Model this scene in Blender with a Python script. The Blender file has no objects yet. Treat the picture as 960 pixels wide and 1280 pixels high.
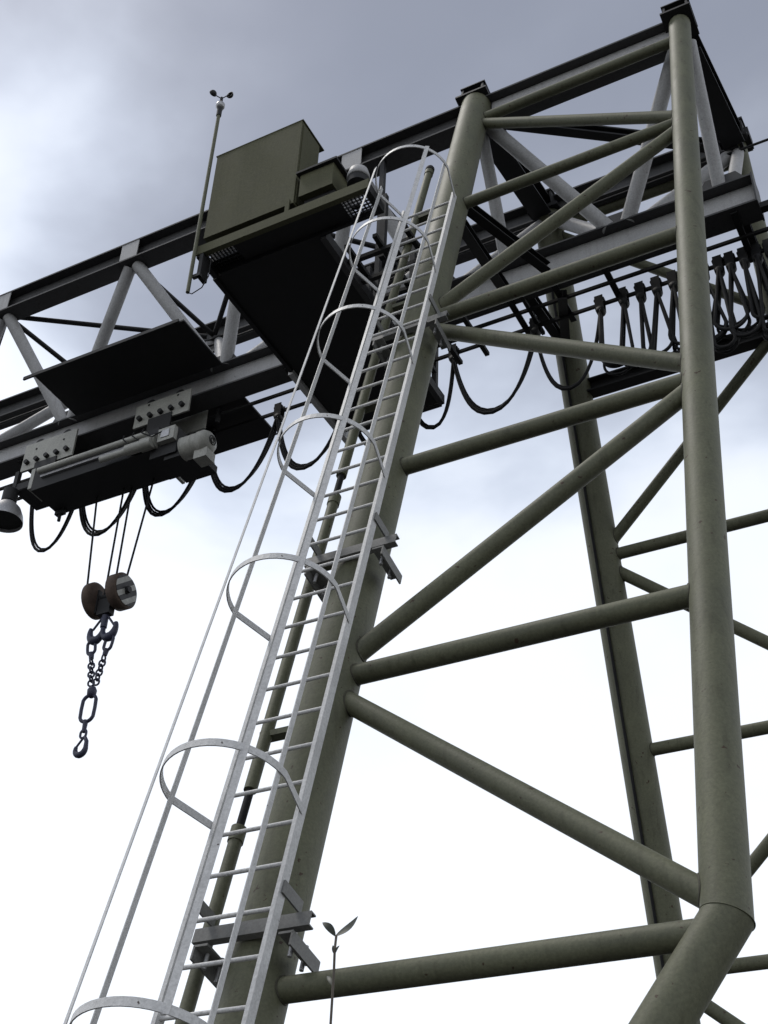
import bpy, math, random
from mathutils import Vector as V, Matrix
random.seed(7)
sc = bpy.context.scene
col = sc.collection

# ------------------------------------------------------------------ camera
cam_d = bpy.data.cameras.new("camera"); cam = bpy.data.objects.new("camera", cam_d); col.objects.link(cam)
cam_d.sensor_fit = 'HORIZONTAL'; cam_d.sensor_width = 36.0; cam_d.lens = 1659.0 / 960.0 * 36.0
cam_d.clip_start = 0.05; cam_d.clip_end = 8000
PIT, ROL, HD = math.radians(37.0988), math.radians(2.3785), math.radians(28.999)
def cam_axes():
    c, s = math.cos, math.sin
    fw = V((-s(HD) * c(PIT), c(HD) * c(PIT), s(PIT)))
    rt = V((c(HD), s(HD), 0)); up = rt.cross(fw)
    # roll
    r2 = rt * c(ROL) + up * s(ROL); u2 = up * c(ROL) - rt * s(ROL)
    return r2, u2, fw
_r, _u, _f = cam_axes()
m = Matrix((( _r.x, _u.x, -_f.x, 0.0), (_r.y, _u.y, -_f.y, 0.0), (_r.z, _u.z, -_f.z, 1.6), (0, 0, 0, 1)))
cam.matrix_world = m
sc.camera = cam

# ------------------------------------------------------------------ light, sky, exposure
SUN_EL, SUN_AZ = math.radians(64), math.radians(262)      # azimuth clockwise from +Y: high, to the camera's left
world = bpy.data.worlds.new("World"); sc.world = world; world.use_nodes = True
nt = world.node_tree; nt.nodes.clear()
def N(t, **k):
    n = nt.nodes.new(t)
    for a, b in k.items(): setattr(n, a, b)
    return n
out = N('ShaderNodeOutputWorld'); add = N('ShaderNodeAddShader')
sky = N('ShaderNodeTexSky', sky_type='NISHITA', sun_disc=False, sun_elevation=SUN_EL, sun_rotation=SUN_AZ)
bg1 = N('ShaderNodeBackground'); bg1.inputs[1].default_value = 0.05
nt.links.new(sky.outputs[0], bg1.inputs[0])
tc = N('ShaderNodeTexCoord'); sep = N('ShaderNodeSeparateXYZ')
nt.links.new(tc.outputs['Generated'], sep.inputs[0])
# overcast deck: bright low down, grey overhead, soft broken cloud
mp = N('ShaderNodeMapping'); mp.inputs['Scale'].default_value = (1, 1, 1.9); mp.inputs['Location'].default_value = (4.25, 6.47, 7.91)
nt.links.new(tc.outputs['Generated'], mp.inputs[0])
n1 = N('ShaderNodeTexNoise'); n1.inputs['Scale'].default_value = 2.6; n1.inputs['Detail'].default_value = 5; n1.inputs['Roughness'].default_value = .46; n1.inputs['Distortion'].default_value = .35
nt.links.new(mp.outputs[0], n1.inputs['Vector'])
n2 = N('ShaderNodeTexNoise'); n2.inputs['Scale'].default_value = 6.5; n2.inputs['Detail'].default_value = 6; n2.inputs['Roughness'].default_value = .5
nt.links.new(mp.outputs[0], n2.inputs['Vector'])
def math_n(op, a, b):
    n = N('ShaderNodeMath', operation=op)
    for i, x in enumerate((a, b)):
        if isinstance(x, (int, float)): n.inputs[i].default_value = x
        else: nt.links.new(x, n.inputs[i])
    return n.outputs[0]
w1 = math_n('MULTIPLY', math_n('SUBTRACT', n1.outputs[0], .5), .72)
w2 = math_n('MULTIPLY', math_n('SUBTRACT', n2.outputs[0], .5), .16)
hgt = math_n('ADD', math_n('ADD', sep.outputs['Z'], w1), w2)
ramp = N('ShaderNodeValToRGB'); cr = ramp.color_ramp; cr.interpolation = 'B_SPLINE'
stops = [(0.0, (1.06, 1.05, 1.03)), (.46, (1.05, 1.05, 1.03)), (.58, (.97, .985, 1.0)), (.645, (.76, .80, .86)), (.70, (.57, .60, .66)), (.77, (.35, .355, .375)), (.86, (.25, .25, .265)), (1.0, (.22, .22, .23))]
cr.elements[0].position, cr.elements[0].color = stops[0][0], (*stops[0][1], 1)
cr.elements[1].position, cr.elements[1].color = stops[-1][0], (*stops[-1][1], 1)
for p_, c_ in stops[1:-1]:
    e = cr.elements.new(p_); e.color = (*c_, 1)
nt.links.new(hgt, ramp.inputs[0])
bg2 = N('ShaderNodeBackground'); bg2.inputs[1].default_value = 0.92
nt.links.new(ramp.outputs[0], bg2.inputs[0])
nt.links.new(bg1.outputs[0], add.inputs[0]); nt.links.new(bg2.outputs[0], add.inputs[1]); nt.links.new(add.outputs[0], out.inputs[0])
sl = bpy.data.lights.new("sun", 'SUN'); sl.energy = 1.5; sl.angle = math.radians(14); sl.color = (1, .96, .9)
sun = bpy.data.objects.new("sun", sl); col.objects.link(sun)
sd = V((math.sin(SUN_AZ) * math.cos(SUN_EL), math.cos(SUN_AZ) * math.cos(SUN_EL), math.sin(SUN_EL)))
sun.rotation_euler = sd.to_track_quat('Z', 'Y').to_euler(); sun.location = sd * 40
vs = sc.view_settings; vs.view_transform = 'Standard'; vs.look = 'None'; vs.exposure = 0.0; vs.gamma = 1.0; vs.use_curve_mapping = False

# ------------------------------------------------------------------ materials
MATS = {}
def mat(name, c, rough=.55, metal=0.0, var=.18, scale=3.0, chips=0.0, chip_col=(.03, .02, .015), bump=.0, spec=.4, streak=0.0):
    mt = bpy.data.materials.new(name); mt.use_nodes = True; t = mt.node_tree; L = t.links
    b = t.nodes['Principled BSDF']; b.inputs['Roughness'].default_value = rough; b.inputs['Metallic'].default_value = metal
    b.inputs['Specular IOR Level'].default_value = spec
    co = t.nodes.new('ShaderNodeTexCoord'); src = co.outputs['Object']
    nz = t.nodes.new('ShaderNodeTexNoise'); nz.inputs['Scale'].default_value = scale; nz.inputs['Detail'].default_value = 8; nz.inputs['Roughness'].default_value = .68
    L.new(src, nz.inputs['Vector'])
    rp = t.nodes.new('ShaderNodeValToRGB'); e = rp.color_ramp.elements
    e[0].position = .3; e[0].color = (*[x * (1 - var) for x in c], 1); e[1].position = .72; e[1].color = (*[min(1, x * (1 + var)) for x in c], 1)
    L.new(nz.outputs[0], rp.inputs[0]); cur = rp.outputs[0]
    if streak:
        mpp = t.nodes.new('ShaderNodeMapping'); mpp.inputs['Scale'].default_value = (9, 9, .5); L.new(src, mpp.inputs[0])
        sn = t.nodes.new('ShaderNodeTexNoise'); sn.inputs['Scale'].default_value = 2.2; sn.inputs['Detail'].default_value = 5; L.new(mpp.outputs[0], sn.inputs['Vector'])
        sr = t.nodes.new('ShaderNodeMapRange'); sr.inputs[1].default_value = .55; sr.inputs[2].default_value = .8; sr.inputs[4].default_value = streak
        L.new(sn.outputs[0], sr.inputs[0])
        mx = t.nodes.new('ShaderNodeMixRGB'); L.new(sr.outputs[0], mx.inputs[0]); L.new(cur, mx.inputs[1]); mx.inputs[2].default_value = (c[0] * .45, c[1] * .42, c[2] * .36, 1); cur = mx.outputs[0]
    if chips:
        vn = t.nodes.new('ShaderNodeTexNoise'); vn.inputs['Scale'].default_value = 17; vn.inputs['Detail'].default_value = 3; L.new(src, vn.inputs['Vector'])
        mr = t.nodes.new('ShaderNodeMapRange'); mr.inputs[1].default_value = 1 - chips; mr.inputs[2].default_value = 1 - chips + .03; L.new(vn.outputs[0], mr.inputs[0])
        mx = t.nodes.new('ShaderNodeMixRGB'); L.new(mr.outputs[0], mx.inputs[0]); L.new(cur, mx.inputs[1]); mx.inputs[2].default_value = (*chip_col, 1); cur = mx.outputs[0]
    fn = t.nodes.new('ShaderNodeTexNoise'); fn.inputs['Scale'].default_value = 55; fn.inputs['Detail'].default_value = 5; fn.inputs['Roughness'].default_value = .7; L.new(src, fn.inputs['Vector'])
    fr = t.nodes.new('ShaderNodeMapRange'); fr.inputs[1].default_value = .3; fr.inputs[2].default_value = .7; fr.inputs[3].default_value = .80; fr.inputs[4].default_value = 1.20; L.new(fn.outputs[0], fr.inputs[0])
    fm = t.nodes.new('ShaderNodeVectorMath'); fm.operation = 'SCALE'; L.new(cur, fm.inputs[0]); L.new(fr.outputs[0], fm.inputs['Scale']); cur = fm.outputs[0]
    L.new(cur, b.inputs['Base Color'])
    rr = t.nodes.new('ShaderNodeMapRange'); rr.inputs[3].default_value = max(.05, rough - .12); rr.inputs[4].default_value = min(1, rough + .15); L.new(nz.outputs[0], rr.inputs[0]); L.new(rr.outputs[0], b.inputs['Roughness'])
    if bump:
        bn = t.nodes.new('ShaderNodeTexNoise'); bn.inputs['Scale'].default_value = 60; bn.inputs['Detail'].default_value = 4; L.new(src, bn.inputs['Vector'])
        bp = t.nodes.new('ShaderNodeBump'); bp.inputs['Strength'].default_value = bump; bp.inputs['Distance'].default_value = .004; L.new(bn.outputs[0], bp.inputs['Height']); L.new(bp.outputs[0], b.inputs['Normal'])
    MATS[name] = mt; return mt
mat('olive', (.100, .103, .064), .6, var=.24, scale=1.7, chips=.315, chip_col=(.045, .026, .014), bump=.35, streak=.65, spec=.4)
mat('weld', (.052, .050, .034), .7, var=.3, scale=20)
mat('cabinet_olive', (.088, .088, .054), .7, var=.10, scale=3, bump=.2, streak=.3, spec=.15)
mat('pale_lit', (.36, .36, .365), .55, var=.14, scale=2.5, chips=.27, bump=.25, streak=.4)  # light painted into the lattice and web colour; the horn is simply pale
mat('chord_shaded', (.055, .055, .057), .6, var=.2, scale=2.0, chips=.28, bump=.25, streak=.5)  # shade put into the colour so chord flanges and undersides go black
mat('ladder_paint', (.52, .52, .52), .5, var=.12, scale=5, chips=.26, bump=.2)
mat('bracket_paint', (.16, .16, .155), .6, var=.2, scale=6)
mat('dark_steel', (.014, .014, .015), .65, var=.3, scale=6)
mat('black_cable', (.006, .006, .007), .8, var=.2)
mat('zinc', (.38, .38, .39), .42, metal=.5, var=.15, scale=8)
mat('rusty_steel', (.075, .052, .04), .75, var=.45, scale=9)
mat('blue_chain', (.030, .032, .06), .5, var=.3, scale=12)
mat('motor_paint', (.34, .34, .31), .5, var=.12, scale=8, streak=.2)
mat('asphalt', (.032, .032, .033), .92, var=.35, scale=9, bump=.6)
mat('concrete', (.26, .25, .24), .9, var=.2, scale=5)
mat('leaf', (.022, .028, .018), .5, var=.25, scale=20)
mat('stem', (.10, .085, .07), .8, var=.25, scale=20)
# striped warning face of the sheave cover
ms = mat('striped', (.3, .3, .28), .55, var=.2, scale=12)
t = ms.node_tree; b = t.nodes['Principled BSDF']; prev = b.inputs['Base Color'].links[0].from_socket
co = t.nodes.new('ShaderNodeTexCoord'); sp = t.nodes.new('ShaderNodeSeparateXYZ'); t.links.new(co.outputs['Object'], sp.inputs[0])
a1 = t.nodes.new('ShaderNodeMath'); a1.operation = 'MULTIPLY_ADD'; a1.inputs[1].default_value = -.9; t.links.new(sp.outputs['Y'], a1.inputs[0]); t.links.new(sp.outputs['Z'], a1.inputs[2])
a2 = t.nodes.new('ShaderNodeMath'); a2.operation = 'PINGPONG'; a2.inputs[1].default_value = .085; t.links.new(a1.outputs[0], a2.inputs[0])
a3 = t.nodes.new('ShaderNodeMath'); a3.operation = 'GREATER_THAN'; a3.inputs[1].default_value = .0425; t.links.new(a2.outputs[0], a3.inputs[0])
mx = t.nodes.new('ShaderNodeMixRGB'); t.links.new(a3.outputs[0], mx.inputs[0]); t.links.new(prev, mx.inputs[1]); mx.inputs[2].default_value = (.01, .01, .011, 1); t.links.new(mx.outputs[0], b.inputs['Base Color'])

# ------------------------------------------------------------------ mesh helpers
def frame_of(d):
    d = d.normalized(); h = V((0, 0, 1)) if abs(d.z) < .9 else V((1, 0, 0))
    u = d.cross(h).normalized(); return u, d.cross(u).normalized()
class MB:
    def __init__(s): s.v = []; s.f = []; s.sm = []
    def _add(s, vs, fs, smooth=False):
        o = len(s.v); s.v += [V(x) for x in vs]
        for f in fs: s.f.append([i + o for i in f]); s.sm.append(smooth)
    def tube(s, p, q, r, r2=None, seg=16, caps=True):
        p, q = V(p), V(q); r2 = r if r2 is None else r2; u, w = frame_of(q - p)
        ring = [(math.cos(2 * math.pi * i / seg), math.sin(2 * math.pi * i / seg)) for i in range(seg)]
        s._add([p + u * a * r + w * b_ * r for a, b_ in ring] + [q + u * a * r2 + w * b_ * r2 for a, b_ in ring],
               [(i, (i + 1) % seg, seg + (i + 1) % seg, seg + i) for i in range(seg)], True)
        if caps:
            s._add([p + u * a * r + w * b_ * r for a, b_ in ring], [tuple(range(seg))[::-1]])
            s._add([q + u * a * r2 + w * b_ * r2 for a, b_ in ring], [tuple(range(seg))])
        return s
    def sweep(s, pts, r, seg=8, closed=False, flat=None):
        """tube (or flat strap: flat = (half width, half thickness, width direction)) along a polyline"""
        pts = [V(p) for p in pts]; n = len(pts); vs = []; prev = None
        for i, p in enumerate(pts):
            a = pts[(i - 1) % n] if (closed or i > 0) else p; c = pts[(i + 1) % n] if (closed or i < n - 1) else p
            d = (c - a).normalized()
            if flat:
                hw, ht, wd = flat; wv = V(wd).normalized(); nv = d.cross(wv).normalized()
                vs += [p + wv * hw + nv * ht, p - wv * hw + nv * ht, p - wv * hw - nv * ht, p + wv * hw - nv * ht]; k = 4
            else:
                if prev is None: u, w = frame_of(d)
                else:
                    u = (prev - d * prev.dot(d)).normalized(); w = d.cross(u)
                prev = u; k = seg
                ri = r[i] if isinstance(r, list) else r
                vs += [p + u * math.cos(2 * math.pi * j / seg) * ri + w * math.sin(2 * math.pi * j / seg) * ri for j in range(seg)]
        fs = []
        for i in range(n if closed else n - 1):
            o, o2 = i * k, ((i + 1) % n) * k
            fs += [(o + j, o + (j + 1) % k, o2 + (j + 1) % k, o2 + j) for j in range(k)]
        if not closed: fs += [tuple(range(k))[::-1], tuple((n - 1) * k + j for j in range(k))]
        s._add(vs, fs, not flat); return s
    def box(s, c, h, ax=None):
        c = V(c); ax = ax or (V((1, 0, 0)), V((0, 1, 0)), V((0, 0, 1)))
        vs = [c + ax[0] * h[0] * i + ax[1] * h[1] * j + ax[2] * h[2] * k for k in (-1, 1) for j in (-1, 1) for i in (-1, 1)]
        s._add(vs, [(0, 2, 3, 1), (4, 5, 7, 6), (0, 1, 5, 4), (2, 6, 7, 3), (0, 4, 6, 2), (1, 3, 7, 5)]); return s
    def bx(s, x0, x1, y0, y1, z0, z1): return s.box(((x0 + x1) / 2, (y0 + y1) / 2, (z0 + z1) / 2), (abs(x1 - x0) / 2, abs(y1 - y0) / 2, abs(z1 - z0) / 2))
    def prism(s, prof, o, u, w, d):
        """extrude 2-D profile (list of (a,b)) placed at o in axes u,w along vector d"""
        o, u, w, d = V(o), V(u), V(w), V(d); n = len(prof)
        vs = [o + u * a + w * b_ for a, b_ in prof]; vs += [x + d for x in vs]
        s._add(vs, [(i, (i + 1) % n, n + (i + 1) % n, n + i) for i in range(n)] + [tuple(range(n))[::-1], tuple(range(n, 2 * n))]); return s
    def ibeam(s, p, q, width, height, tf=.024, tw=.016, upv=(0, 0, 1)):
        p, q = V(p), V(q); d = q - p; u = d.normalized().cross(V(upv)).normalized(); w = u.cross(d.normalized()).normalized()
        a, h = width / 2, height / 2
        prof = [(-a, -h), (a, -h), (a, -h + tf), (tw / 2, -h + tf), (tw / 2, h - tf), (a, h - tf), (a, h), (-a, h), (-a, h - tf), (-tw / 2, h - tf), (-tw / 2, -h + tf), (-a, -h + tf)]
        return s.prism(prof, p, u, w, d)
    def channel(s, p, q, width, height, t_=.012, upv=(0, 0, 1), flip=1):
        p, q = V(p), V(q); d = q - p; u = d.normalized().cross(V(upv)).normalized() * flip; w = V(upv).normalized()
        a, h = width, height / 2
        return s.prism([(0, -h), (a, -h), (a, -h + t_), (t_, -h + t_), (t_, h - t_), (a, h - t_), (a, h), (0, h)], p, u, w, d)
    def lathe(s, prof, o, axis, seg=24):
        o = V(o); d = V(axis).normalized(); u, w = frame_of(d); n = len(prof); vs = []
        for r, z in prof: vs += [o + d * z + u * r * math.cos(2 * math.pi * j / seg) + w * r * math.sin(2 * math.pi * j / seg) for j in range(seg)]
        s._add(vs, [(i * seg + j, i * seg + (j + 1) % seg, (i + 1) * seg + (j + 1) % seg, (i + 1) * seg + j) for i in range(n - 1) for j in range(seg)], True); return s
    def mesh(s, name, m_, off):
        me = bpy.data.meshes.new(name); me.from_pydata([tuple(x - off) for x in s.v], [], s.f); me.materials.append(MATS[m_])
        me.polygons.foreach_set('use_smooth', s.sm); me.update()
        import bmesh
        bm = bmesh.new(); bm.from_mesh(me); bmesh.ops.recalc_face_normals(bm, faces=bm.faces); bm.to_mesh(me); bm.free()
        return me
    def build(s, name, m_, parent=None):
        if parent is None:      # a thing of one mesh: origin at its base centre
            zs = min(x.z for x in s.v); off = V((sum(x.x for x in s.v) / len(s.v), sum(x.y for x in s.v) / len(s.v), zs))
            o = bpy.data.objects.new(name, s.mesh(name, m_, off)); o.location = off
        else:
            root = parent
            while root.parent: root = root.parent
            off = root['_b'] if False else ROOTLOC[root.name]
            o = bpy.data.objects.new(name, s.mesh(name, m_, off)); o.parent = parent
        col.objects.link(o); return o
ROOTLOC = {}
def tag(o, label, cat, group=None):
    o['label'] = label; o['category'] = cat
    if group: o['group'] = group
    return o
def thing(name, loc, label, cat, group=None):
    o = bpy.data.objects.new(name, None); o.empty_display_size = .2; col.objects.link(o); o.location = loc; ROOTLOC[o.name] = V(loc)
    return tag(o, label, cat, group)
def structure(name, mb, m_):
    o = mb.build(name, m_); o['kind'] = 'structure'; return o

# ------------------------------------------------------------------ crane geometry (metres; X along the girder, Y away, Z up)
LN = math.radians(14.9715); TN = math.tan(LN)
XL, XR, FXL, FXR = -3.95, -1.43, -3.767, -1.31
RL, RR = .18, .121
def ny(z): return 8.108 + TN * (z - 11.833)          # near leg axis
def fy(z): return 12.263 - TN * (z - 9.55)           # far leg axis
def NL(z): return V((XL, ny(z), z))
def NR(z): return V((XR, ny(z), z))
def FL(z): return V((FXL, fy(z), z))
def FR(z): return V((FXR, fy(z), z))
NV = V((0, math.sin(LN), math.cos(LN)))              # up along near legs
NN = V((0, math.cos(LN), -math.sin(LN)))             # away from the camera, square to the near frame
X1 = V((1, 0, 0))
FVv = V((0, -math.sin(LN), math.cos(LN))); FN = V((0, math.cos(LN), math.sin(LN)))
YN, YB, YF = 9.05, 9.93, 10.80                        # near top chord, bottom chord, far top chord
ZT, ZB = 15.03, 13.02                                 # chord centres
GX0, GX1 = -24.0, -1.10

# ground
g = MB(); g._add([(-2500, -2500, 0), (2500, -2500, 0), (2500, 2500, 0), (-2500, 2500, 0)], [(0, 1, 2, 3)]); structure('ground', g, 'asphalt')
for x in (XL, -21.5):
    structure('rail_foundation', MB().bx(x - .45, x + .45, -4, 40, .004, .03), 'concrete')
    r_ = MB(); r_.ibeam((x, -4, .10), (x, 40, .10), .12, .14, .03, .03)
    tag(r_.build('crane_rail', 'rusty_steel'), 'rusty steel crane rail on a concrete strip under the near support' if x == XL else 'rusty steel crane rail on a concrete strip under the outer support', 'rail')

crane = thing('gantry_crane', (XL, 10, 0), 'olive tubular gantry crane with lattice girder and splayed braced legs', 'crane')
def part(name, mb, m_, parent=crane): return mb.build(name, m_, parent)

# --- legs
def cap(P, vdir, ndir):
    k = MB(); o = part('cap_plate', MB().box(P + vdir * .01, (.2 if abs(P.x - XL) < .4 else .17, .19, .022), (X1, ndir, vdir)), 'dark_steel')
    for s_ in (-1, 1): k.box(P + vdir * .13 + X1 * .13 * s_, (.012, .17, .10), (X1, ndir, vdir))
    k.box(P + vdir * .13 + ndir * .02, (.13, .012, .09), (X1, ndir, vdir)); k.box(P + vdir * .24, (.16, .185, .012), (X1, ndir, vdir))
    part('bearing_bracket', k, 'dark_steel', o)
part('leg', MB().tube(NL(.62), NL(15.18), RL, seg=40), 'olive')
part('leg', MB().tube(FL(.62), FL(15.0), RL, seg=36), 'olive')
def knee_leg(P, xb, xc):
    top = P(15.14); k = P(3.83); bt = P(.62); bt.x = xb + xc
    d1 = (top - k).normalized(); d2 = (k - bt).normalized(); n_ = (d1 + d2).normalized(); seg = 40
    u = d1.cross(d2).normalized()
    for nm, d, end in (('leg', d1, top), ('lower_leg', d2, bt)):
        w = d.cross(u).normalized(); r0, r1 = [], []
        for j in range(seg):
            o = u * math.cos(2 * math.pi * j / seg) * RR + w * math.sin(2 * math.pi * j / seg) * RR
            t_ = -(o.dot(n_)) / d.dot(n_); r0.append(k + o + d * t_); r1.append(end + o)
        mb = MB(); mb._add(r0 + r1, [(j, (j + 1) % seg, seg + (j + 1) % seg, seg + j) for j in range(seg)], True); mb._add(r1, [tuple(range(seg))]); part(nm, mb, 'olive')
        if nm == 'leg': ring = [p_ + (p_ - k).normalized() * .001 for p_ in r0]
    part('weld_seam', MB().sweep(ring, .0035, 6, True), 'olive')
knee_leg(NR, XL, .42); knee_leg(FR, FXL, .42)
cap(NL(15.2), NV, NN); cap(NR(15.16), NV, NN); cap(FL(15.02), FVv, FN); cap(FR(15.02), FVv, FN)
# dark cable clipped down the far leg
part('leg_cable', MB().tube(FL(2) - FN * (RL + .012) - X1 * .045, FL(14.4) - FN * (RL + .012) - X1 * .045, .017, seg=8), 'black_cable')

# --- bracing of both leg frames
def brace(p, q, r=.07, name='brace_tube', m_='olive'): return part(name, MB().tube(p, q, r, seg=24), m_)
def weld(parent, p, q, r, axp, axd, R_):
    # bead along the curve where tube p->q (radius r) meets the leg cylinder (point axp, direction axd, radius R_); q lies outside
    d = (q - p).normalized(); u, w = frame_of(d); pts = []
    for j in range(28):
        th = 2 * math.pi * j / 28; o = p + (u * math.cos(th) + w * math.sin(th)) * r
        m0 = (o - axp) - axd * (o - axp).dot(axd); md = d - axd * d.dot(axd)
        A_, B_, C_ = md.dot(md), 2 * m0.dot(md), m0.dot(m0) - R_ * R_; D_ = B_ * B_ - 4 * A_ * C_
        if D_ < 0: return
        pts.append(o + d * ((-B_ + math.sqrt(D_)) / (2 * A_)))
    part('weld_bead', MB().sweep(pts, .008, 6, True), 'weld', parent)
for P, Q, sc_ in ((NL, NR, 0.0), (FL, FR, .08)):
    e0 = V((RL * .45, 0, 0)); e1 = V((-RR * .3, 0, 0))
    def b(z0, z1, r=.07):
        pa, pb = P(z0 + sc_) + e0, Q(z1 + sc_) + e1; o = brace(pa, pb, r); ax = (P(9) - P(8)).normalized()
        weld(o, pa, pb, r, P(8), ax, RL); weld(o, pb, pa, r, Q(8), ax, RR)
    for z in (14.72, 12.56, 10.34, 8.15, 5.97, 3.77):
        if P is FL and z == 12.56:
            part('cross_beam', MB().ibeam(P(12.5) + e0, Q(12.5) + e1, .16, .2), 'dark_steel'); continue
        b(z, z, .062 if z > 12 else .07)
    b(14.62, 12.68, .062); b(10.47, 12.42, .066); b(10.18, 8.34); b(6.12, 8.06); b(5.8, 3.92)

# --- girder chords
part('top_chord', MB().ibeam((GX0, YN, ZT), (XL - .1, YN, ZT), .26, .36), 'chord_shaded')
tc_ = part('top_chord', MB().ibeam((XL + .1, YN, ZT), (XR - .05, YN, ZT), .26, .36), 'chord_shaded')
part('lit_web', MB().bx(XL + .19, XR - .1, YN - .020, YN - .0085, ZT - .15, ZT + .15), 'pale_lit', tc_)  # pale strip on the web: light painted as colour against the dark chord
part('top_chord', MB().ibeam((GX0, YF, ZT), (-1.27, YF, ZT), .26, .36), 'chord_shaded')
bc = part('bottom_chord', MB().ibeam((GX0, YB, ZB), (GX1, YB, ZB), .30, .44), 'chord_shaded')
for s_ in (-1, 1): part('lit_web', MB().bx(GX0, GX1 - .002, YB + s_ * .0085, YB + s_ * .02, ZB - .19, ZB + .19), 'pale_lit', bc)  # pale strips added on both web faces to carry painted light
part('end_plate', MB().bx(GX1 + .001, GX1 + .02, YB - .16, YB + .16, ZB - .23, ZB + .23), 'chord_shaded')
# crossbeams between the two top chords over the legs
part('top_crossbeam', MB().ibeam((XL + .04, YN + .14, ZT - .02), (FXL - .02, YF - .14, ZT - .02), .26, .3), 'dark_steel')
part('top_crossbeam', MB().ibeam((XR + .02, YN + .14, ZT - .02), (-1.31, YF - .14, ZT - .02), .26, .3), 'dark_steel')
for y, x in ((YF, -1.24),):
    k = MB(); k.bx(x, x + .03, y - .17, y + .17, ZT - .2, ZT + .2); k.bx(x + .03, x + .12, y - .12, y + .12, ZT - .03, ZT + .12); part('end_plate', k, 'dark_steel')
# lattice
topn = [-11.24, -9.02, -7.15, -5.62]; botn = [-10.40, -7.93, -6.45, -4.85, -2.62, -1.42]
x = -11.24
while x > -23: x -= 2.3; topn.insert(0, x)
x = -10.40
while x > -22.5: x -= 2.3; botn.insert(0, x)
zt0, zb0 = ZT - .17, ZB + .235
def lat(xt, xb, y, r=.085):
    s_ = -1 if y < YB else 1
    brace(V((xt, y - s_ * .02, zt0)), V((xb, YB + s_ * .07, zb0)), r, 'lattice_tube', 'pale_lit')  # lattice colour lightened in place of light falling on the tubes
i = 0
allt = topn + [XL]
for k in range(len(allt) - 1):
    xa, xb_ = allt[k], allt[k + 1]; bm_ = [q for q in botn if xa < q < xb_]
    for q in bm_:
        for y in (YN, YF):
            fx = .2 if y == YF else 0
            lat(xa + .06 + fx, q - .07, y); lat(xb_ - .06 + fx, q + .07, y)
for y, a0, a1 in ((YN, XL, XR), (YF, FXL, -1.3)):
    lat(a0 + .1, -2.72, y); lat(a1 - .1, -2.50, y)
lat(XR + .06, -1.45, YN, .075); lat(-1.3, -1.36, YF, .075)
lat(XL + .02, -3.97, YN, .075)
# gussets on the chords
for q in botn:
    part('gusset', MB().prism([(-.27, 0), (.27, 0), (.17, .17), (-.17, .17)], (q, YB - .11, ZB + .221), (1, 0, 0), (0, 0, 1), (0, .22, 0)), 'chord_shaded')
for q in topn:
    part('stiffener', MB().bx(q - .14, q + .14, YN - .124, YN - .112, ZT - .155, ZT + .155), 'pale_lit')
# light bracing in the plane of the two top chords
tn = allt
for k in range(len(tn)):
    fx = .2 if k < len(tn) - 1 else 0
    if k < len(tn) - 1: brace(V((tn[k], YN + .12, ZT - .1)), V((tn[k] + fx, YF - .12, ZT - .1)), .036, 'wind_brace', 'dark_steel')
    if k % 2 == 0 and k + 1 < len(tn): brace(V((tn[k] + .1, YN + .12, ZT - .1)), V((tn[k + 1] + .1, YF - .13, ZT - .1)), .036, 'wind_brace', 'dark_steel')
    if k % 2 == 1 and k + 1 < len(tn): brace(V((tn[k] + .24, YF - .13, ZT - .1)), V((tn[k + 1] - .1, YN + .12, ZT - .1)), .036, 'wind_brace', 'dark_steel')
part('wind_brace', MB().ibeam((XL + .25, YN + .15, ZT - .05), (-1.55, YF - .15, ZT - .05), .12, .14), 'dark_steel')
# conduit carried on standoffs along the far lattice
part('girder_conduit', MB().tube((GX0, 10.68, 14.62), (-.9, 10.68, 14.78), .016, seg=8), 'dark_steel')
# struts from the legs to the bottom chord
for (p, q) in ((NL(12.85) + V((.05, .15, 0)), V((-3.45, YB - .16, 12.86))), (NL(12.45) + V((.05, .15, 0)), V((-3.95, YB - .14, 12.72))), (FL(13.0) - V((0, .15, 0)), V((-3.8, YB + .16, 12.9))), (FL(13.0) - V((0, .15, 0)), V((-3.4, YB + .16, 12.72))), (FR(13.0) - V((0, .1, 0)), V((-1.3, YB + .16, 12.9)))):
    part('strut', MB().ibeam(p, q, .11, .12, .014, .01), 'dark_steel')
# bogie beam, wheels and the plain outer support that carries the other end
def sill(x, y0, y1):
    k = part('sill_beam', MB().bx(x - .22, x + .22, y0 - .7, y1 + .7, .40, .64), 'olive')
    for y in (y0 - .35, y0 + .35, y1 - .35, y1 + .35):
        part('wheel', MB().tube((x - .06, y, .395), (x + .06, y, .395), .225, seg=28), 'dark_steel', k)
sill(XL + .1, ny(.6), fy(.6)); sill(-21.4, 6.2, 13.6)
for s_, y in ((-1, 6.2), (1, 13.6)):
    part('leg', MB().tube((-21.5, y, .62), (-21.5, YB + s_ * .35, ZB - .25), .17, seg=24), 'olive')
part('brace_tube', MB().tube((-21.5, 7.6, 5.6), (-21.5, 12.2, 5.6), .08, seg=20), 'olive')
part('head_beam', MB().bx(-21.7, -21.3, YB - .6, YB + .6, ZB - .42, ZB - .225), 'olive')

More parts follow.
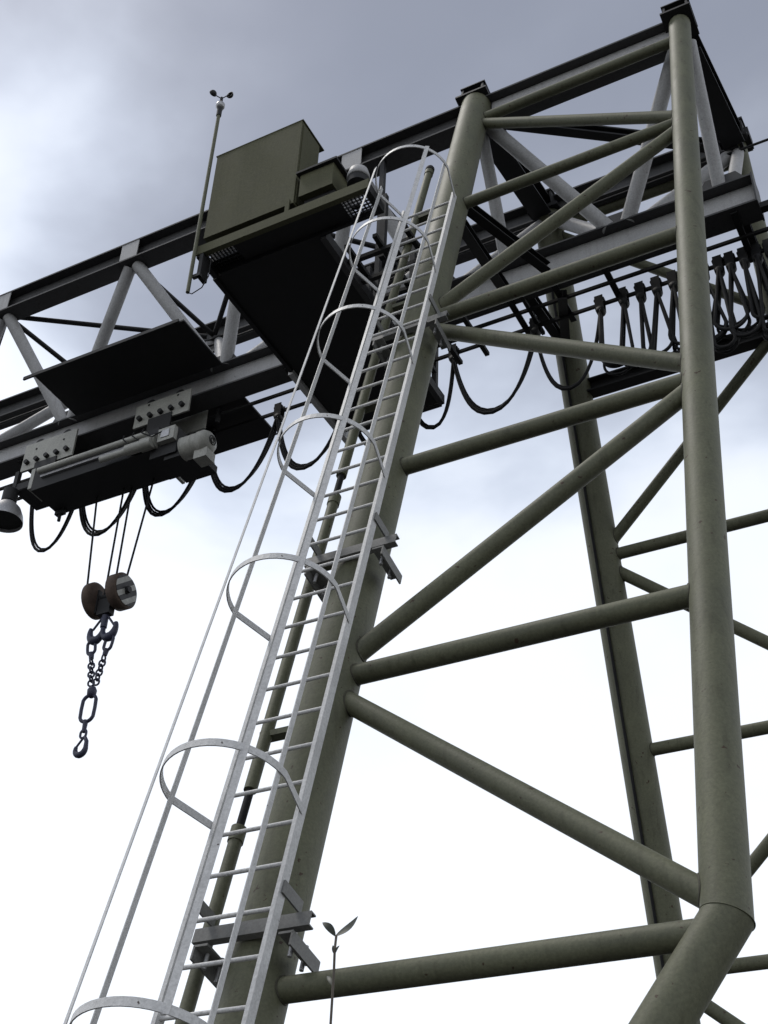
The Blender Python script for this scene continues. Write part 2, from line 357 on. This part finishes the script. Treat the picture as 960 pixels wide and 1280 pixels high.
# --- festoon rails and the arms that carry them
for y in (10.18, 10.46):
    part('festoon_rail', MB().bx(-16, .6, y - .016, y + .016, 12.73, 12.77), 'dark_steel')
for x in (-15, -13, -11.1, -6.9, -5.35, -4.0, -3.45, -2.85, -1.35, -.4):
    k = part('rail_arm', MB().bx(x - .035, x + .035, YB - .1, 10.6, 12.772, 12.797), 'dark_steel')
part('perforated_arm', MB().bx(-3.86, -3.82, YB - .05, 10.62, 12.74, 12.79), 'dark_steel')
part('end_arm', MB().bx(-.44, -.36, YB + .05, YB + .12, 12.6, 13.1), 'dark_steel')
part('end_arm', MB().bx(GX1 + .02, -.36, YB - .03, YB + .06, 12.80, 12.88), 'dark_steel')

# --- service platform
PZ = 12.0
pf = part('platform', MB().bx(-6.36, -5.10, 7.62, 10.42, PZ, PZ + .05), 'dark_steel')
part('edge_channel', MB().channel((-6.40, 7.27, PZ + .065), (-4.36, 7.27, PZ + .065), .06, .13, .01, flip=-1), 'cabinet_olive', pf)
part('edge_angle', MB().bx(-6.41, -6.364, 7.62, 9.2, PZ - .03, PZ + .10), 'dark_steel', pf)
part('edge_angle', MB().bx(-6.43, -6.364, 9.21, 10.6, PZ - .05, PZ + .10), 'ladder_paint', pf)
part('edge_angle', MB().bx(-5.096, -5.03, 7.62, 10.42, PZ - .05, PZ + .08), 'chord_shaded', pf)
k = MB(); k.bx(-6.30, -4.42, 7.585, 7.615, PZ - .02, PZ + .10); k.bx(-4.42, -4.36, 7.29, 7.615, PZ - .02, PZ + .1); k.bx(-6.40, -6.34, 7.29, 7.615, PZ - .02, PZ + .1); part('frame_beam', k, 'dark_steel', pf)
k = MB(); x = -6.30
while x < -4.43: k.bx(x, x + .006, 7.29, 7.585, PZ + .05, PZ + .08); x += .042
for j in range(8): k.bx(-6.33, -4.42, 7.30 + j * .04, 7.306 + j * .04, PZ + .052, PZ + .078)
part('grating', k, 'dark_steel', pf)
part('deck_plate', MB().bx(-5.98, -4.72, 7.31, 7.575, PZ + .03, PZ + .047), 'dark_steel', pf)
# landing between platform and ladder, with bars seen from below
k = MB()
for j in range(6): k.bx(-5.02, -4.28, 8.05 + j * .30, 8.10 + j * .30, PZ + .0, PZ + .05)
for j in range(3): k.bx(-4.98 + j * .33, -4.93 + j * .33, 7.9, 10.0, PZ + .051, PZ + .10)
part('landing_frame', k, 'dark_steel', pf)
for y in (8.2, 8.9): part('handrail_post', MB().bx(-4.74, -4.68, y, y + .06, PZ + .1, PZ + 1.1), 'dark_steel', pf)
for (x, y) in ((-6.2, 9.0), (-5.2, 9.0), (-6.2, 10.5), (-5.2, 10.5)):
    part('hanger', MB().bx(x - .03, x + .03, y - .03, y + .03, PZ + .05, (14.86 if abs(y - 9.0) < .1 else 14.9)), 'dark_steel', pf)
part('hanger_beam', MB().bx(-6.3, -5.1, 10.43, 10.5, PZ, PZ + .1), 'dark_steel', pf)
k = MB(); k.tube((-5.16, 7.68, PZ + .02), (-5.9, 9.0, 14.85), .03, seg=10); part('stay', k, 'dark_steel', pf)

# ------------------------------------------------------------------ caged ladder
S0 = V((-3.689, 7.741, 11.931))                       # right end of the top rung
DZ = .28
def lad(x, s_, o=0.0): return V((x, S0.y, S0.z)) - NV * (DZ * s_) - NN * o
XS0, XS1 = -4.215, -3.665
NRG = 40
base = lad((XS0 + XS1) / 2, NRG + .6)
ladder = thing('caged_ladder', base, 'pale grey steel ladder with hooped safety cage clamped to the thick olive leg', 'ladder')
for x in (XS0, XS1):
    part('stile', MB().box((lad(x, -.5) + lad(x, NRG + .5)) / 2, (.013, .034, DZ * (NRG + 1) / 2), (X1, NN, NV)), 'ladder_paint', ladder)
rm = MB().tube(V((XS0 + .013, 0, 0)), V((XS1 - .013, 0, 0)), .0125, seg=10).mesh('rung', 'ladder_paint', V((0, 0, 0)))
for i in range(NRG + 1):
    o = bpy.data.objects.new('rung', rm); p = lad(0, i); o.location = p - base; o.parent = ladder; col.objects.link(o)
CX, HW, HD_ = -3.968, .375, .667
def hoop_pts():
    pts = [V((XS0 - .012, 0, 0)), ]
    n = 26
    for j in range(n + 1):
        a = math.pi * j / n; pts.append(V((CX - HW * math.cos(a), 0, 0)) - NN * (.30 + (HD_ - .30) * math.sin(a)))
    pts.append(V((XS1 + .012, 0, 0))); return pts
hm = MB().sweep(hoop_pts(), 0, flat=(.024, .004, NV)).mesh('hoop', 'ladder_paint', V((0, 0, 0)))
for j in range(8):
    s_ = -.32 + 5.42 * j
    if s_ > NRG - 6: break
    o = bpy.data.objects.new('hoop', hm); p = lad(0, s_); o.location = p - base; o.parent = ladder; col.objects.link(o)
SEND = -.32 + 5.42 * (j - 1)
for x, o_, tw in ((-4.305, .34, 0), (-4.272, .55, 62), (-3.70, .56, 118), (-3.605, .35, 180)):
    a = math.radians(tw); tang = (X1 * math.sin(a) - NN * math.cos(a)).normalized(); nrm = NV.cross(tang)
    P0, P1 = lad(x, -.5, o_), lad(x, SEND + .1, o_)
    part('cage_strap', MB().box((P0 + P1) / 2, (.02, .003, (P1 - P0).length / 2), (tang, nrm, NV)), 'ladder_paint', ladder)
for s_ in (7.15, 18.0, 28.95, 37.8):
    k = MB(); c0 = lad(-4.27, s_, -.135); c1 = lad(-3.54, s_, -.135)
    k.channel(c0, c1, .05, .085, .009, upv=NV, flip=-1); br = part('clamp_channel', k, 'bracket_paint', ladder)
    for x in (XS0, XS1):
        part('standoff', MB().box(lad(x + .02, s_ - .38, -.085), (.006, .10, .038), (X1, NN, NV)), 'bracket_paint', br)
    for x in (-4.19, -3.66):
        part('tie_angle', MB().box(lad(x, s_ + .28, -.27), (.045, .15, .007), (X1, NN, NV)), 'bracket_paint', br)
        part('tie_web', MB().box(lad(x + .04 * (1 if x > -4 else -1), s_ + .42, -.27), (.006, .15, .04), (X1, NN, NV)), 'bracket_paint', br)
        part('bolt', MB().tube(lad(x, s_ + .62, -.33), lad(x, s_ + .1, -.33), .013, seg=8), 'zinc', br)
        part('bolt', MB().tube(lad(x, s_ + .62, -.20), lad(x, s_ + .1, -.20), .013, seg=8), 'zinc', br)

# conduit pipe beside the leg, with rubber joints
cond = thing('riser_conduit', V((-4.36, ny(.4), .2)), 'thin olive riser pipe with black rubber joints beside the laddered leg', 'pipe')
def CP(z): return V((-4.36, ny(z) - .02, z))
zj = [.2, 4.86, 5.10, 8.10, 8.40, 13.72]
for a, b_, in ((.2, 4.88), (5.16, 8.0), (8.26, 13.74)):
    q = part('pipe_section', MB().tube(CP(a), CP(b_), .043, seg=18), 'olive', cond)
    k = MB(); k.tube(CP(b_ - .10), CP(b_), .05, seg=18); part('collar', k, 'olive', q)
for a, b_ in ((4.86, 5.20), (7.98, 8.30)):
    part('rubber_joint', MB().tube(CP(a), CP(b_), .026, seg=14), 'black_cable', cond)
part('end_cap', MB().lathe([(.0, .10), (.035, .09), (.052, .05), (.052, -.02), (.0, -.02)], CP(13.74), NV, 18), 'dark_steel', cond)
for z in (1.5, 3.6, 5.6, 7.2, 9.2, 10.8, 12.6):
    part('pipe_clip', MB().bx(-4.40, -4.12, ny(z) - .04, ny(z) + .05, z - .02, z + .02), 'olive', cond)

# ------------------------------------------------------------------ cabinets, horn and anemometer on the platform
cab = thing('control_cabinet', (-5.87, 7.57, PZ + .12), 'large olive sheet metal control cabinet standing on the platform', 'cabinet')
part('body', MB().bx(-6.425, -5.315, 7.38, 7.76, PZ + .385, PZ + 1.755), 'cabinet_olive', cab)
part('roof', MB().bx(-6.44, -5.30, 7.375, 7.84, PZ + 1.756, PZ + 1.768), 'cabinet_olive', cab)
part('plinth', MB().bx(-6.36, -5.36, 7.47, 7.72, PZ + .081, PZ + .384), 'dark_steel', cab)
part('side_door', MB().bx(-5.314, -5.305, 7.41, 7.73, PZ + .42, PZ + 1.71), 'cabinet_olive', cab)
for x in (-6.2, -5.5): part('lifting_eye', MB().sweep([V((x, 7.60, PZ + 1.768 + .03)) + V((.03 * math.cos(a), 0, .03 * math.sin(a))) for a in [j * math.pi / 6 for j in range(12)]], .007, 6, True), 'dark_steel', cab)
part('corner_post', MB().bx(-5.40, -5.35, 7.36, 7.378, PZ + .08, PZ + .44), 'cabinet_olive', cab)
bx2 = thing('resistor_box', (-5.05, 7.5, PZ + .12), 'small olive metal box with overhanging lid beside the large cabinet', 'cabinet')
part('body', MB().bx(-5.25, -4.85, 7.37, 7.66, PZ + .43, PZ + .77), 'cabinet_olive', bx2)
part('lid', MB().bx(-5.285, -4.80, 7.33, 7.70, PZ + .771, PZ + .80), 'dark_steel', bx2)
part('stand', MB().bx(-5.22, -4.86, 7.44, 7.63, PZ + .081, PZ + .43), 'dark_steel', bx2)
part('knob', MB().tube((-5.0, 7.45, PZ + .80), (-5.0, 7.45, PZ + .85), .02, seg=10), 'dark_steel', bx2)
horn = thing('signal_horn', (-4.62, 7.5, PZ + .1), 'pale rounded signal horn on a short stem beside the small box', 'horn')
part('shell', MB().lathe([(0, .17), (.06, .165), (.10, .13), (.118, .06), (.12, 0), (.10, 0)], (-4.62, 7.5, PZ + .50), (0, 0, 1), 24), 'pale_lit', horn)
part('skirt', MB().tube((-4.62, 7.5, PZ + .41), (-4.62, 7.5, PZ + .499), .112, seg=24), 'dark_steel', horn)
part('stem', MB().tube((-4.62, 7.5, PZ + .08), (-4.62, 7.5, PZ + .42), .04, seg=14), 'pale_lit', horn)
mast = thing('anemometer_mast', (-6.44, 7.25, 11.45), 'tall thin mast with cup anemometer beside the large cabinet', 'mast')
MX, MY = -6.395, 7.245
part('pole', MB().tube((MX, MY, 11.42), (MX, MY, 14.32), .021, seg=12), 'olive', mast)
part('sleeve', MB().tube((MX, MY, 14.321), (MX, MY, 14.46), .03, seg=14), 'dark_steel', mast)
part('sensor_body', MB().lathe([(.0, 0), (.03, 0), (.052, .03), (.052, .07), (.03, .10), (.012, .12), (.012, .17), (0, .17)], (MX, MY, 14.461), (0, 0, 1), 20), 'zinc', mast)
rot = part('cup_rotor', MB().tube((MX, MY, 14.60), (MX, MY, 14.66), .018, seg=12), 'dark_steel', mast)
for a in (-4, 242, 119):
    a = math.radians(a); d = V((math.cos(a), math.sin(a), 0)); c = V((MX, MY, 14.645)) + d * .115; tg = V((-d.y, d.x, 0))
    part('cup_arm', MB().tube((MX, MY, 14.645), c, .006, seg=8), 'dark_steel', rot)
    part('cup', MB().lathe([(.045 * math.cos(q), .045 * math.sin(q)) for q in [j * math.pi / 14 for j in range(7, -1, -1)]] + [(.040, .0)] + [(.040 * math.cos(q), .040 * math.sin(q)) for q in [j * math.pi / 14 for j in range(0, 8)]], c, tg, 16), 'dark_steel', rot)
part('mount_arm', MB().bx(MX + .0, -6.30, MY + .022, MY + .06, 11.66, 11.70), 'chord_shaded', mast)
part('mount_drop', MB().bx(-6.345, -6.30, MY + .03, 7.40, 11.66, 12.0), 'dark_steel', mast)
part('signal_wire', MB().sweep([(MX, MY, 11.42), (MX + .04, MY + .02, 11.40), (MX + .13, MY + .05, 11.48), (MX + .17, MY + .08, 11.66), (MX + .15, MY + .10, 11.98)], .006, 6), 'black_cable', mast)

# ------------------------------------------------------------------ hoist trolley under the bottom chord
ht = thing('hoist_trolley', (-9.35, YB, 11.7), 'dark electric rope hoist trolley with pale motor slung under the girder', 'hoist')
FBOT = ZB - .22
for (xa, xb_, zb_) in ((-10.92, -10.06, 12.45), (-9.10, -8.25, 12.53)):
    for y, s_ in ((YB - .185, -1), (YB + .185, 1)):
        pl = part('wheel_plate', MB().bx(xa, xb_, y - .012, y + .012, zb_, 12.90), 'motor_paint', ht)
        for j in range(5):
            x = xa + .1 + j * (xb_ - xa - .2) / 4
            part('axle_bolt', MB().tube((x, y + s_ * .012, zb_ + .12), (x, y + s_ * .062, zb_ + .12), .034, seg=12), 'dark_steel', pl)
        for x in (xa + .2, xb_ - .2):
            part('hole_plug', MB().tube((x, y + s_ * .012, zb_ + .33), (x, y + s_ * .018, zb_ + .33), .016, seg=10), 'dark_steel', pl)
            part('wheel', MB().tube((x, y - s_ * .07, FBOT + .10), (x, y - s_ * .014, FBOT + .10), .075, seg=20), 'dark_steel', pl)
        part('hanger_link', MB().bx((xa + xb_) / 2 - .18, (xa + xb_) / 2 + .18, y - .03, y - .0125, 12.1, zb_ + .06) if s_ < 0 else MB().bx((xa + xb_) / 2 - .18, (xa + xb_) / 2 + .18, y + .0125, y + .03, 12.1, zb_ + .06), 'dark_steel', pl)
body = part('body', MB().bx(-10.34, -8.42, 9.46, 10.02, 11.75, 12.10), 'dark_steel', ht)
part('yoke', MB().bx(-10.9, -8.3, 9.71, 10.15, 12.09, 12.22), 'dark_steel', ht)
part('tie_rod', MB().tube((-10.22, 9.40, 11.985), (-8.55, 9.40, 11.985), .04, seg=16), 'motor_paint', ht)
part('guide_rail', MB().bx(-10.2, -8.75, 9.425, 9.457, 11.90, 11.935), 'zinc', ht)
for xa, xb_, y, z, r in ((-9.18, -8.76, 9.37, 11.78, .042), (-8.80, -8.42, 9.38, 11.80, .068)):
    part('damper', MB().tube((xa, y, z), (xb_, y, z), r, seg=18), 'motor_paint', ht)
part('gearbox', MB().bx(-8.50, -8.12, 9.47, 9.90, 11.62, 12.0), 'dark_steel', ht)
part('gearbox_cover', MB().tube((-8.62, 9.46, 11.86), (-8.40, 9.46, 11.86), .10, seg=24), 'motor_paint', ht)
jb = part('terminal_box', MB().bx(-8.37, -8.13, 9.40, 9.56, 11.79, 11.99), 'motor_paint', ht)
part('cover', MB().bx(-8.32, -8.20, 9.39, 9.399, 11.84, 11.95), 'zinc', jb)
mo = part('motor', MB().tube((-8.06, 9.56, 11.69), (-7.80, 9.56, 11.69), .145, seg=28), 'motor_paint', ht)
for x in (-8.05, -7.90): part('motor_band', MB().tube((x - .006, 9.56, 11.69), (x + .006, 9.56, 11.69), .149, seg=28), 'motor_paint', mo)
part('fan_cover', MB().lathe([(.0, .10), (.06, .098), (.12, .08), (.152, .03), (.152, -.06), (.14, -.06)], (-7.76, 9.56, 11.69), (1, 0, 0), 28), 'motor_paint', mo)
k = MB()
for j in range(3): k.sweep([V((-7.656 - .012 * j * (j > 1), 9.56, 11.69)) + V((0, math.cos(a), math.sin(a))) * (.03 + .03 * j) for a in [q * math.pi / 10 for q in range(20)]], .006, 6, True)
part('fan_grille', k, 'dark_steel', mo)
part('motor_neck', MB().tube((-8.30, 9.56, 11.69), (-8.06, 9.56, 11.69), .08, seg=18), 'dark_steel', mo)
part('brake_box', MB().bx(-7.86, -7.68, 9.50, 9.68, 11.43, 11.56), 'motor_paint', mo)
part('motor_cradle', MB().bx(-8.3, -7.86, 9.5, 9.98, 11.56, 11.66), 'dark_steel', ht)
part('end_bracket', MB().box((-10.40, 9.62, 11.98), (.03, .14, .16)), 'motor_paint', ht)
part('end_bracket', MB().box((-8.40, 9.95, 11.80), (.02, .10, .17)), 'motor_paint', ht)
k = MB(); k.tube((-10.25, 9.95, 11.75), (-10.25, 9.95, 11.58), .022, seg=10); k.bx(-10.32, -10.18, 9.92, 9.98, 11.68, 11.75); part('limit_switch', k, 'dark_steel', ht)
for j in range(3):
    part('wire', MB().sweep([V((-8.3 - .1 * j, 9.40, 11.95)), V((-8.42 - .14 * j, 9.35, 11.86 - .04 * j)), V((-8.6 - .14 * j, 9.36, 12.0)), V((-8.7 - .15 * j, 9.5, 12.2))], .009, 6), 'black_cable', ht)
# rain covers either side of the chord
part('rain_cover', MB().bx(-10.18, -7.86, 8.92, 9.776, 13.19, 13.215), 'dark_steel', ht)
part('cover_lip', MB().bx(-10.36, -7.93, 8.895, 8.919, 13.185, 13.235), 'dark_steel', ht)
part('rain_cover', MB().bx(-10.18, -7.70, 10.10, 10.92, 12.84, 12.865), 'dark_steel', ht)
for x in (-10.0, -8.9, -8.1):
    part('cover_bracket', MB().bx(x - .02, x + .02, YB + .203, YB + .25, 12.6, 12.839), 'dark_steel', ht)

fl = thing('floodlight', (-10.92, 9.70, 11.55), 'bell shaped metal floodlight hanging under the girder beside the hoist', 'lamp')
LX, LY, LZ = -10.93, 9.68, 11.60
part('bell_shade', MB().lathe([(.245, 0), (.243, .03), (.225, .11), (.18, .21), (.11, .285), (.07, .31), (0, .31), (0, .30), (.065, .30), (.105, .275), (.172, .205), (.217, .11), (.235, .02), (.245, 0)], (LX, LY, LZ), (0, 0, 1), 36), 'zinc', fl)
part('lens', MB().tube((LX, LY, LZ + .04), (LX, LY, LZ + .05), .225, seg=36), 'dark_steel', fl)
part('ballast_housing', MB().tube((LX, LY, LZ + .311), (LX, LY, LZ + .50), .10, seg=20), 'dark_steel', fl)
part('mount_bracket', MB().bx(LX + .0, LX + .26, LY + .02, LY + .08, LZ + .50, LZ + .56), 'dark_steel', fl)
part('drop_bar', MB().bx(LX - .03, LX + .03, LY + .02, LY + .08, LZ + .561, LZ + .84), 'dark_steel', fl)

# ------------------------------------------------------------------ ropes, hook block and chain sling
HX, HY, HZ = -9.145, 9.93, 10.10
hb = thing('hook_block', (HX, HY, 9.5), 'twin sheave hook block with black and pale striped cover hanging on ropes', 'hook block')
for xa, mt_, y in ((-9.40, 'rusty_steel', 0), (-9.06, 'rusty_steel', 0)):
    w_ = .11 if xa < -9.2 else .16
    c_ = part('sheave_cover', MB().lathe([(0, 0), (.19, 0), (.222, .02), (.222, w_ - .02), (.19, w_), (0, w_)], (xa, HY, HZ + (.03 if xa > -9.2 else 0)), (1, 0, 0), 36), mt_, hb)
    part('axle_nut', MB().tube((xa + w_ + .004, HY, HZ + (.03 if xa > -9.2 else 0)), (xa + w_ + .05, HY, HZ + (.03 if xa > -9.2 else 0)), .045, seg=6), 'dark_steel', c_)
    if xa > -9.2:
        f_ = MB(); f_.tube((0, 0, 0), (.006, 0, 0), .192, seg=36)
        fo = bpy.data.objects.new('striped_face', f_.mesh('striped_face', 'striped', V((0, 0, 0)))); fo.parent = c_; fo.location = V((xa + w_ + .0005, HY, HZ + .03)) - ROOTLOC[hb.name]; col.objects.link(fo)
    else:
        k = MB(); k.box((xa + w_ + .012, HY - .02, HZ - .05), (.01, .03, .16)); part('rib', k, 'dark_steel', c_)
part('axle', MB().tube((-9.46, HY, HZ + .01), (-8.88, HY, HZ + .01), .035, seg=14), 'dark_steel', hb)
k = MB(); k.bx(-9.25, -9.07, HY - .05, HY + .05, HZ - .25, HZ - .04); part('crosshead', k, 'dark_steel', hb)
part('shank', MB().tube((HX, HY, HZ - .26), (HX, HY, HZ - .42), .04, seg=14), 'blue_chain', hb)
def arc(c, r, a0, a1, n=12): return [V((c[0] + r * math.cos(math.radians(a0 + (a1 - a0) * j / n)), HY, c[1] + r * math.sin(math.radians(a0 + (a1 - a0) * j / n)))) for j in range(n + 1)]
for s_ in (-1, 1):
    pts = [V((HX + s_ * .0, HY, HZ - .36))] + [V((HX + s_ * (.092 + .092 * math.cos(math.radians(a))), HY, HZ - .45 + .125 * math.sin(math.radians(a)))) for a in range(190, 400, 15)] 
    n_ = len(pts); k = MB().sweep(pts, [.056 - .03 * abs(2 * j / (n_ - 1) - 1) for j in range(n_)], 12)
    part('hook_horn', k, 'blue_chain', hb)
    part('safety_latch', MB().tube((HX + s_ * .15, HY, HZ - .42), (HX + s_ * .02, HY, HZ - .25), .014, seg=8), 'blue_chain', hb)
for x0, x1, y in ((-9.66, -9.50, 0), (-9.24, -9.22, 0), (-9.14, -9.12, .03), (-8.78, -8.95, 0)):
    part('wire_rope', MB().tube((x0, HY + y, 11.76), (x1, HY + y, HZ + .05), .013, seg=8), 'black_cable', hb)

cs = thing('chain_sling', (HX, HY, 8.1), 'dark chain sling with long oval link and safety hook', 'chain')
def link(c, L, W, r, d, nrm, name='chain_link', m_='blue_chain'):
    d = V(d).normalized(); n_ = V(nrm); n_ = (n_ - d * n_.dot(d)).normalized(); pts = []
    for j in range(20):
        a = 2 * math.pi * j / 20; sx, sy = math.cos(a), math.sin(a)
        pts.append(V(c) + n_ * (W / 2 * sx) + d * ((L - W) / 2 * (1 if sy > 0 else -1) * (abs(sy) > 1e-6) + W / 2 * sy))
    part(name, MB().sweep(pts, r, 8, True), m_, cs)
for xa, za, xb_, zb_ in ((HX - .135, 9.50, HX - .02, 8.92), (HX + .13, 9.50, HX + .04, 8.92)):
    A, B = V((xa, HY, za)), V((xb_, HY, zb_)); d = (B - A).normalized()
    link(A + d * .06, .19, .11, .018, d, (1, 0, 0), 'shackle'); part('coupling', MB().tube(A + d * .14, A + d * .22, .035, .028, seg=12), 'blue_chain', cs)
    st = A + d * .23; n_ = 6; step = ((B - st).length) / n_
    for j in range(n_): link(st + d * step * (j + .5), step * 1.34, .07, .0115, d, (1, .35, 0) if j % 2 else (-.2, 1, 0))
part('coupling', MB().lathe([(0, .07), (.035, .06), (.055, .02), (.05, -.04), (.025, -.07), (0, -.07)], (HX + .01, HY, 8.83), (0, 0, 1), 16), 'blue_chain', cs)
link((HX + .0, HY, 8.625), .335, .175, .021, (0, 0, 1), (1, .1, 0), 'oval_link')
part('coupling', MB().tube((HX, HY, 8.475), (HX, HY, 8.33), .03, .024, seg=12), 'blue_chain', cs)
link((HX, HY, 8.31), .10, .08, .014, (0, 0, 1), (1, 0, 0), 'hook_eye')
pts = [V((HX + .03, HY, 8.27)), V((HX + .065, HY, 8.21))] + [V((HX + .0 + .07 * math.cos(math.radians(a)), HY, 8.13 + .075 * math.sin(math.radians(a)))) for a in range(10, -215, -18)]
k = MB().sweep(pts, [.020 + .016 * math.sin(math.pi * j / (len(pts) - 1)) for j in range(len(pts))], 12)
part('hook', k, 'blue_chain', cs); part('latch', MB().tube(pts[-1], (HX + .02, HY, 8.27), .013, seg=8), 'blue_chain', cs)

# ------------------------------------------------------------------ festoon cable: carriers and hanging loops
FY_, FZ = 10.46, 12.72
def carrier(x, label, group):
    t_ = thing('cable_carrier', (x, FY_, FZ - .12), label, 'cable carrier', group)
    part('saddle', MB().lathe([(.0, -.055), (.04, -.055), (.05, -.04), (.05, .04), (.04, .055), (0, .055)], (x, FY_, FZ - .075), (0, 1, 0), 16), 'dark_steel', t_)
    k = MB(); k.bx(x - .05, x + .05, FY_ + .04, FY_ + .05, FZ - .07, FZ + .14); k.bx(x - .05, x + .05, FY_ - .05, FY_ - .04, FZ - .07, FZ + .14); part('side_plate', k, 'dark_steel', t_)
    for s_ in (-1, 1):
        part('roller', MB().tube((x + s_ * .035, FY_ - .039, FZ + .085), (x + s_ * .035, FY_ + .039, FZ + .085), .03, seg=12), 'dark_steel', t_)
def loop(x0, x1, zb_, label, group, n=3, flat=1.0):
    t_ = thing('festoon_loop', ((x0 + x1) / 2, FY_, zb_), label, 'cable', group)
    D = FZ - .07 - zb_; hw = abs(x1 - x0) / 2; xm = (x0 + x1) / 2
    wide_ = hw > .22; bul = random.uniform(.03, .13); skew = random.uniform(-.06, .06) * (1 if wide_ else .8)
    for q in range(n):
        Dq = D - (.055 * q if wide_ else random.uniform(0, .16)); yy = FY_ + (q - (n - 1) / 2) * .034; pts = []; M_ = 24
        if wide_:
            lo, hi = .02, 50
            for _ in range(60):
                a_ = (lo + hi) / 2; e_ = hw / a_
                if e_ > 40 or a_ * (math.cosh(e_) - 1) > Dq: lo = a_
                else: hi = a_
            L_ = a_ * math.sinh(hw / a_)
            for j in range(M_ + 1):
                sl_ = L_ * (2 * j / M_ - 1); xx = a_ * math.asinh(sl_ / a_); zz = math.sqrt(a_ * a_ + sl_ * sl_) - a_ - Dq
                pts.append(V((xm + xx + skew * (1 - (xx / hw) ** 2), yy, FZ - .07 + zz)))
        else:
            R_ = hw + bul + random.uniform(-.02, .02); R_ = max(R_, .05)
            pts.append(V((x0, yy, FZ - .07)))
            for j in range(M_ - 7):
                th = math.pi + math.pi * j / (M_ - 8); pts.append(V((xm + skew + R_ * math.cos(th), yy, FZ - .07 - Dq + R_ + R_ * math.sin(th) * 1.0)))
            pts.append(V((x1, yy, FZ - .07)))
        part('cable', MB().sweep(pts, .016 if q else .02, 7), 'black_cable', t_)
wide = [-11.35, -10.5, -9.45, -8.42, -7.38, -6.35, -5.55, -4.93, -3.88, -3.08]
gg = 'wide festoon loops'
CL = ['beyond the bell floodlight', 'beside the bell floodlight', 'behind the hoist ropes', 'behind the hoist motor', 'between rain cover and ladder cage', 'hidden behind the ladder cage', 'behind the dark platform', 'just beside the thick laddered leg', 'beside the top of the far leg', 'ahead of the crowded carriers']
for x, w_ in zip(wide, CL): carrier(x, 'small black cable carrier on the festoon rail ' + w_, 'cable carriers')
WL = ['black cable loop hanging beside the bell floodlight under the hoist end', 'black cable loop crossed by the outer hoist rope', 'black cable loop hanging below the hoist between rope and motor',
      'black cable loop between the hoist motor and the ladder cage', 'black cable loop seen through the ladder cage', 'black cable loop behind the platform and the ladder', 'narrow black cable loop beside the thick laddered leg',
      'widest black cable loop, hanging between the thick leg and the far leg', 'black cable loop hanging across the top of the far leg']
for (a, b_), lb in zip(zip(wide, wide[1:]), WL): loop(a, b_, 11.64 + random.uniform(-.05, .06), lb, gg, 3 if b_ - a > .9 else 2)
bun = [-3.08, -2.80, -2.60, -2.41, -2.22, -2.04, -1.87, -1.70, -1.57, -1.42, -1.28, -1.14, -1.0, -.86, -.72, -.58, -.44]
for x in bun[1:]: carrier(x, 'small black cable carrier crowded at the girder end near the slim leg', 'crowded cable carriers')
for a, b_ in zip(bun, bun[1:]): loop(a, b_, 11.55 + random.uniform(-.12, .14), 'narrow black cable loop bunched at the girder end behind the slim leg', 'bunched festoon loops', 3 if a < -1.9 else 4)

# ------------------------------------------------------------------ young weed shoot in front of the leg
SD = 2.6
pl = thing('sapling', (-1.32, 2.15, 0), 'thin bare plant shoot with two dark leaves at its tip', 'plant')
PX, PY = -1.405, 2.40
part('stem', MB().sweep([(-1.32, 2.15, 0), (-1.335, 2.2, .6), (-1.36, 2.3, 1.3), (-1.395, 2.38, 2.0), (-1.405, 2.40, 2.38), (-1.404, 2.40, 2.50), (-1.405, PY, 2.545), (-1.403, PY, 2.575)], .0028, 7), 'stem', pl)
def leaf(b0, tip, w, curl, name='leaf'):
    b0, tip = V(b0), V(tip); d = tip - b0; sd_ = d.cross(V((.1, -1, .55))).normalized(); up_ = sd_.cross(d).normalized(); vs, fs = [], []; n_ = 9
    for j in range(n_ + 1):
        t_ = j / n_; ww = w * (math.sin(math.pi * min(1, t_ * .98 + .02)) ** .8) * (1 - .35 * t_); c = b0 + d * t_ + up_ * curl * math.sin(math.pi * t_) 
        for s_, h_ in ((-1, .35), (0, 0), (1, .35)): vs.append(c + sd_ * ww * s_ + V((0, -.3, 1)) * ww * h_)
    for j in range(n_):
        o = j * 3; fs += [(o, o + 1, o + 4, o + 3), (o + 1, o + 2, o + 5, o + 4)]
    vs2 = [v_ - up_ * .0007 for v_ in vs]; o = len(vs); k = MB(); k._add(vs + vs2, fs + [tuple(i + o for i in f[::-1]) for f in fs], True); part(name, k, 'leaf', pl)
leaf((PX, PY, 2.574), (-1.436, PY - .006, 2.606), .0095, .006); leaf((PX, PY, 2.574), (-1.355, PY + .004, 2.612), .0115, -.008)
leaf((PX, PY, 2.535), (-1.410, PY, 2.556), .004, .002); leaf((PX, PY, 2.535), (-1.394, PY, 2.553), .004, .002)
leaf((PX, PY, 2.47), (-1.432, PY + .02, 2.50), .0055, .004)
